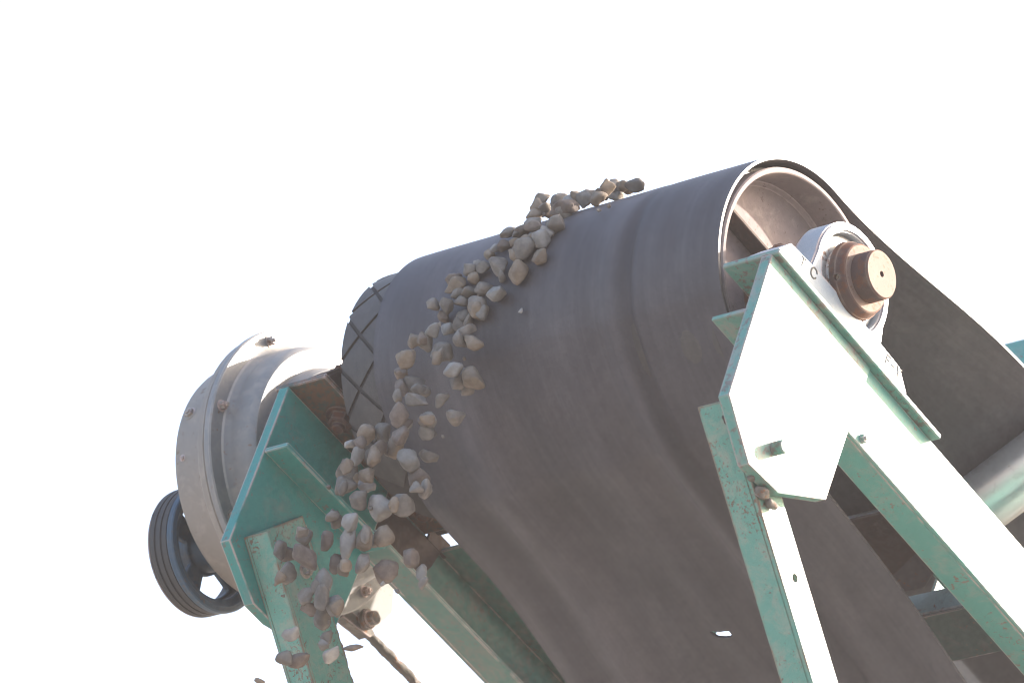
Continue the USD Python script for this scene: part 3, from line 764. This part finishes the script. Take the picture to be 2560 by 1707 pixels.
# ------------------------------------------------------------------ stones
ROCKS = [[-0.316,-0.22,0.196,0.029,0.022],[-0.372,-0.201,0.227,0.02,0.018],[-0.38,-0.229,0.199,0.024,0.027],[-0.409,-0.174,0.246,0.022,0.02],[-0.442,-0.208,0.215,0.027,0.022],[-0.431,-0.193,0.228,0.022,0.02],[-0.465,-0.224,0.208,0.02,0.018],[-0.546,-0.194,0.246,0.029,0.029],[-0.45,-0.251,0.155,0.044,0.027],[-0.575,-0.216,0.219,0.02,0.025],[-0.537,-0.232,0.193,0.018,0.016],[-0.583,-0.209,0.203,0.025,0.027],[-0.557,-0.201,0.211,0.018,0.016],[-0.431,-0.284,0.069,0.033,0.031],[-0.487,-0.28,0.083,0.035,0.02],[-0.447,-0.29,0.03,0.033,0.033],[-0.565,-0.273,0.097,0.029,0.018],[-0.531,-0.274,0.083,0.022,0.018],[-0.551,-0.285,0.05,0.029,0.022],[-0.482,-0.295,0.009,0.039,0.037],[-0.497,-0.282,0.05,0.02,0.018],[-0.435,-0.288,-0.019,0.028,0.026],[-0.477,-0.291,-0.047,0.031,0.042],[-0.535,-0.292,-0.016,0.033,0.033],[-0.576,-0.29,-0.008,0.026,0.022],[-0.584,-0.284,0.036,0.02,0.02],[-0.601,-0.288,0.007,0.018,0.02],[-0.6,-0.286,-0.024,0.02,0.022],[-0.525,-0.284,-0.042,0.013,0.022],[-0.561,-0.285,-0.062,0.033,0.024],[-0.526,-0.28,-0.085,0.033,0.028],[-0.572,-0.277,-0.098,0.031,0.037],[-0.576,-0.282,0.05,0.02,0.018],[-0.53,-0.281,0.055,0.018,0.015],[-0.635,-0.292,-0.036,0.037,0.029],[-0.608,-0.29,-0.009,0.026,0.024],[-0.667,-0.304,-0.089,0.024,0.022],[-0.634,-0.298,-0.098,0.024,0.029],[-0.572,-0.276,-0.1,0.031,0.037],[-0.607,-0.268,-0.11,0.024,0.024],[-0.609,-0.282,-0.081,0.031,0.02],[-0.606,-0.285,-0.058,0.026,0.02],[-0.658,-0.272,-0.1,0.02,0.024],[-0.651,-0.294,-0.153,0.024,0.026],[-0.676,-0.304,-0.182,0.031,0.026],[-0.671,-0.283,-0.169,0.026,0.033],[-0.644,-0.268,-0.131,0.024,0.024],[-0.569,-0.286,-0.167,0.033,0.022],[-0.551,-0.27,-0.197,0.037,0.024],[-0.629,-0.277,-0.203,0.039,0.035],[-0.658,-0.329,-0.251,0.033,0.035],[-0.701,-0.293,-0.247,0.024,0.022],[-0.566,-0.283,-0.271,0.035,0.024],[-0.574,-0.253,-0.266,0.033,0.035],[-0.537,-0.255,-0.278,0.043,0.037],[-0.66,-0.285,-0.284,0.035,0.033],[-0.674,-0.302,-0.303,0.024,0.028],[-0.636,-0.274,-0.299,0.026,0.02],[-0.608,-0.311,-0.357,0.041,0.022],[-0.6,-0.257,-0.317,0.022,0.026],[-0.567,-0.239,-0.355,0.032,0.028],[-0.627,-0.319,-0.401,0.032,0.045],[-0.586,-0.287,-0.395,0.028,0.019],[-0.705,-0.316,-0.424,0.03,0.037],[-0.686,-0.296,-0.409,0.028,0.036],[-0.593,-0.283,-0.392,0.027,0.021],[-0.622,-0.237,-0.378,0.021,0.012],[-0.655,-0.28,-0.44,0.027,0.038],[-0.602,-0.285,-0.494,0.036,0.041],[-0.653,-0.322,-0.504,0.022,0.036],[-0.61,-0.234,-0.438,0.034,0.021],[-0.743,-0.302,-0.491,0.037,0.039],[-0.667,-0.314,-0.535,0.027,0.026],[-0.706,-0.32,-0.559,0.036,0.033],[-0.695,-0.28,-0.527,0.03,0.023],[-0.598,-0.244,-0.507,0.036,0.036],[-0.747,-0.312,-0.434,0.021,0.014],[-0.675,-0.304,-0.587,0.03,0.034],[-0.65,-0.27,-0.584,0.041,0.045],[-0.602,-0.257,-0.58,0.038,0.038],[-0.741,-0.286,-0.603,0.026,0.033],[-0.681,-0.296,-0.634,0.027,0.034],[-0.765,-0.32,-0.672,0.027,0.027],[-0.721,-0.303,-0.675,0.026,0.033],[-0.698,-0.273,-0.67,0.026,0.057],[-0.653,-0.272,-0.672,0.027,0.041],[-0.629,-0.252,-0.65,0.035,0.035],[-0.742,-0.321,-0.726,0.038,0.05],[-0.807,-0.315,-0.695,0.033,0.027],[-0.788,-0.31,-0.746,0.03,0.038],[-0.723,-0.259,-0.702,0.027,0.034],[-0.691,-0.265,-0.724,0.02,0.024],[-0.658,-0.254,-0.711,0.022,0.037],[-0.637,-0.207,-0.693,0.041,0.041],[-0.57,-0.218,-0.692,0.026,0.032],[-0.56,-0.191,-0.708,0.019,0.027],[-0.712,-0.283,-0.765,0.03,0.061],[-0.73,-0.299,-0.802,0.03,0.026],[-0.683,-0.299,-0.813,0.024,0.042],[-0.682,-0.264,-0.812,0.029,0.037],[-0.748,-0.26,-0.802,0.032,0.027],[-0.721,-0.244,-0.821,0.029,0.04],[-0.733,-0.294,-0.894,0.029,0.024],[-0.7,-0.24,-0.868,0.019,0.029],[-0.658,-0.246,-0.925,0.026,0.032],[-0.746,-0.277,-0.939,0.029,0.024],[-0.732,-0.256,-0.928,0.038,0.024],[-0.63,-0.23,-0.901,0.035,0.011],[-0.806,-0.265,-0.97,0.018,0.011],[-0.372,-0.185,0.236,0.022,0.021],[-0.402,-0.184,0.228,0.028,0.025],[-0.403,-0.197,0.234,0.023,0.028],[-0.386,-0.237,0.165,0.028,0.024],[-0.444,-0.218,0.197,0.024,0.028],[-0.479,-0.222,0.198,0.029,0.023],[-0.458,-0.251,0.143,0.024,0.027],[-0.571,-0.178,0.238,0.03,0.022],[-0.581,-0.207,0.245,0.026,0.026],[-0.51,-0.27,0.107,0.031,0.021],[-0.444,-0.284,0.048,0.026,0.025],[-0.464,-0.288,0.043,0.031,0.02],[-0.52,-0.275,0.087,0.027,0.024],[-0.476,-0.287,0.03,0.022,0.028],[-0.498,-0.29,-0.001,0.027,0.023],[-0.691,-0.336,-0.466,0.022,0.027],[-0.654,-0.29,-0.014,0.03,0.025],[-0.688,-0.248,-0.895,0.018,0.019],[-0.671,-0.26,-0.82,0.016,0.029],[-0.562,-0.267,-0.112,0.019,0.027],[-0.778,-0.301,-0.688,0.021,0.033],[-0.604,-0.275,-0.593,0.019,0.028],[-0.69,-0.347,-0.536,0.02,0.027],[-0.625,-0.303,-0.444,0.027,0.034],[-0.568,-0.231,-0.272,0.023,0.029],[-0.601,-0.273,-0.381,0.027,0.034],[-0.645,-0.32,-0.199,0.018,0.022],[-0.671,-0.233,-0.63,0.016,0.029],[-0.567,-0.247,-0.542,0.022,0.034],[-0.721,-0.285,-0.504,0.016,0.02],[-0.635,-0.289,-0.672,0.016,0.031],[-0.673,-0.262,-0.559,0.021,0.025],[-0.654,-0.279,-0.835,0.023,0.027],[-0.753,-0.279,-0.792,0.018,0.022],[-0.604,-0.264,-0.396,0.026,0.034],[-0.696,-0.332,-0.576,0.017,0.027],[-0.57,-0.267,-0.554,0.024,0.021],[-0.541,-0.196,-0.739,0.015,0.023],[-0.663,-0.288,-0.74,0.02,0.022],[-0.729,-0.306,-0.615,0.026,0.017],[-0.605,-0.295,-0.233,0.019,0.023],[-0.801,-0.34,-0.707,0.02,0.031],[-0.756,-0.349,-0.797,0.018,0.026],[-0.631,-0.303,-0.41,0.029,0.022],[-0.675,-0.302,-0.32,0.017,0.028],[-0.607,-0.299,-0.244,0.019,0.023],[-0.662,-0.229,-0.618,0.028,0.019],[-0.491,-0.289,0.015,0.03,0.025],[-0.633,-0.298,-0.4,0.025,0.026],[-0.695,-0.298,-0.459,0.016,0.027],[-0.664,-0.308,-0.466,0.028,0.029],[-0.621,-0.304,-0.322,0.026,0.02],[-0.698,-0.325,-0.488,0.021,0.033],[-0.578,-0.286,-0.191,0.023,0.031],[-0.629,-0.284,-0.056,0.028,0.019],[-0.666,-0.279,-0.448,0.027,0.017],[-0.691,-0.273,-0.659,0.024,0.026],[-0.613,-0.265,-0.123,0.028,0.031],[-0.598,-0.264,-0.12,0.016,0.029],[-0.707,-0.301,-0.791,0.016,0.023],[-0.741,-0.351,-0.686,0.02,0.019],[-0.731,-0.337,-0.568,0.008,0.008],[-0.339,-0.267,0.094,0.009,0.007],[-0.318,-0.264,0.101,0.007,0.008],[-0.762,-0.323,-0.818,0.007,0.005],[-0.58,-0.276,-0.067,0.006,0.007],[-0.567,-0.256,-0.278,0.007,0.01],[-0.719,-0.279,-0.498,0.007,0.006],[-0.58,-0.214,-0.765,0.008,0.008],[-0.587,-0.249,-0.772,0.008,0.009],[-0.577,-0.242,-0.403,0.006,0.006],[-0.442,-0.268,0.09,0.009,0.007],[-0.501,-0.28,0.042,0.007,0.009],[-0.615,-0.315,-0.164,0.006,0.009],[-0.621,-0.243,-0.37,0.008,0.006],[-0.595,-0.276,-0.499,0.008,0.009],[-0.47,-0.256,-0.123,0.007,0.009],[-0.683,-0.312,-0.27,0.009,0.008],[-0.589,-0.186,0.229,0.009,0.01],[-0.481,-0.284,0.005,0.008,0.01],[-0.724,-0.316,-0.766,0.009,0.006],[-0.458,-0.269,0.087,0.008,0.01],[-0.6,-0.209,-0.494,0.006,0.006],[-0.658,-0.283,-0.596,0.009,0.008],[-0.704,-0.242,-0.833,0.007,0.009],[-0.61,-0.278,-0.601,0.006,0.007],[-0.602,-0.237,-0.193,0.006,0.008]]
rng = np.random.default_rng(21)
SPECIAL = {0: (DARK_STONE, "dark stone at the far right end of the row on the belt crest"),
           2: (STONES[1], "sunlit tan stone on the belt crest beside the dark end stone"),
           28: (STONES[0], None),
           106: (STONES[3], "thin brown stone sticking out beside the far green leg"),
           107: (STONES[3], "small stone low at the bottom left, outside the far green leg")}
for k, (x, u, n, w, h) in enumerate(ROCKS):
    r = np.random.default_rng(500 + k)
    p = r.normal(size=(15, 3)); p /= np.linalg.norm(p, axis=1, keepdims=True)
    p *= r.uniform(0.86, 1.12, (15, 1))
    hull = trimesh.convex.convex_hull(p)
    v, f = trimesh.remesh.subdivide(hull.vertices, hull.faces)
    v, f = trimesh.remesh.subdivide(v, f)
    mesh = trimesh.Trimesh(v, f)
    trimesh.smoothing.filter_taubin(mesh, lamb=0.5, nu=0.3, iterations=5)
    v = mesh.vertices - mesh.vertices.mean(0)
    v += mesh.vertex_normals * ((meshkit.fbm(v * 2.2 + k * 3.1, 3, k) - 0.5) * 0.30)[:, None]
    ext = v.max(0) - v.min(0)
    v = v / ext                                                   # unit box, then the stone's own size
    d = 0.5 * (w + h) * r.uniform(0.8, 1.1)
    tilt = r.uniform(-0.35, 0.35) if h < 1.4 * w else r.uniform(-0.35, -0.05)
    v = v * [w * 1.2, h * 1.2, d * 1.1] if n < 0.12 else v * [w * 1.38, h * 1.3, d * 1.25]
    c, s = math.cos(tilt), math.sin(tilt)
    v = v @ np.array([[c, s, 0], [-s, c, 0], [0, 0, 1]])
    v = v @ CAM_AXES                                              # long side as the stone tumbles, conveyor frame
    material, special = SPECIAL.get(k, (STONES[int(rng.choice(4, p=[0.42, 0.26, 0.14, 0.18]))], None))
    size = "tiny" if max(w, h) < 0.0125 else "small" if max(w, h) < 0.025 else "large" if max(w, h) > 0.036 else "middling"
    form = "upright long" if h > 1.35 * w else "flat" if w > 1.35 * h else "rounded"
    tone = {id(STONES[0]): "grey", id(STONES[1]): "tan", id(STONES[2]): "pale", id(STONES[3]): "brown"}.get(id(material), "dark")
    if n > 0.12:
        place = "riding the belt crest, " + ("right end of the row" if x > -0.42 else "middle of the row" if x > -0.53 else "left end where the row turns down")
    elif n > -0.02:
        place = "just over the crest, before the drum's upper face"
    elif n > -0.20:
        place = "before the middle of the drum's face"
    elif n > -0.36:
        place = "before the drum's lower face by the lagging"
    elif n > -0.56:
        place = "falling between the drum and the green rib plate"
    elif n > -0.68:
        place = "before the green gusset and beam on the left"
    elif n > -0.80:
        place = "before the upper green leg on the left"
    else:
        place = "before the green leg at bottom left"
    lab = f"{size} {form} {tone} stone {place}"
    grp = f"{size} {form} {tone} stones {place}"
    path_ = "/World/" + numbered("/World", "stone")
    wpos = A @ np.array([x, u, n])
    m = usdkit.mesh(stage, path_, (v, mesh.faces), material, smooth=38)
    m.AddTranslateOp().Set(Gf.Vec3d(*map(float, wpos)))
    m.AddRotateXOp().Set(-INCLINE)
    mark(m.GetPrim(), special or lab, "stone", None if special else grp)
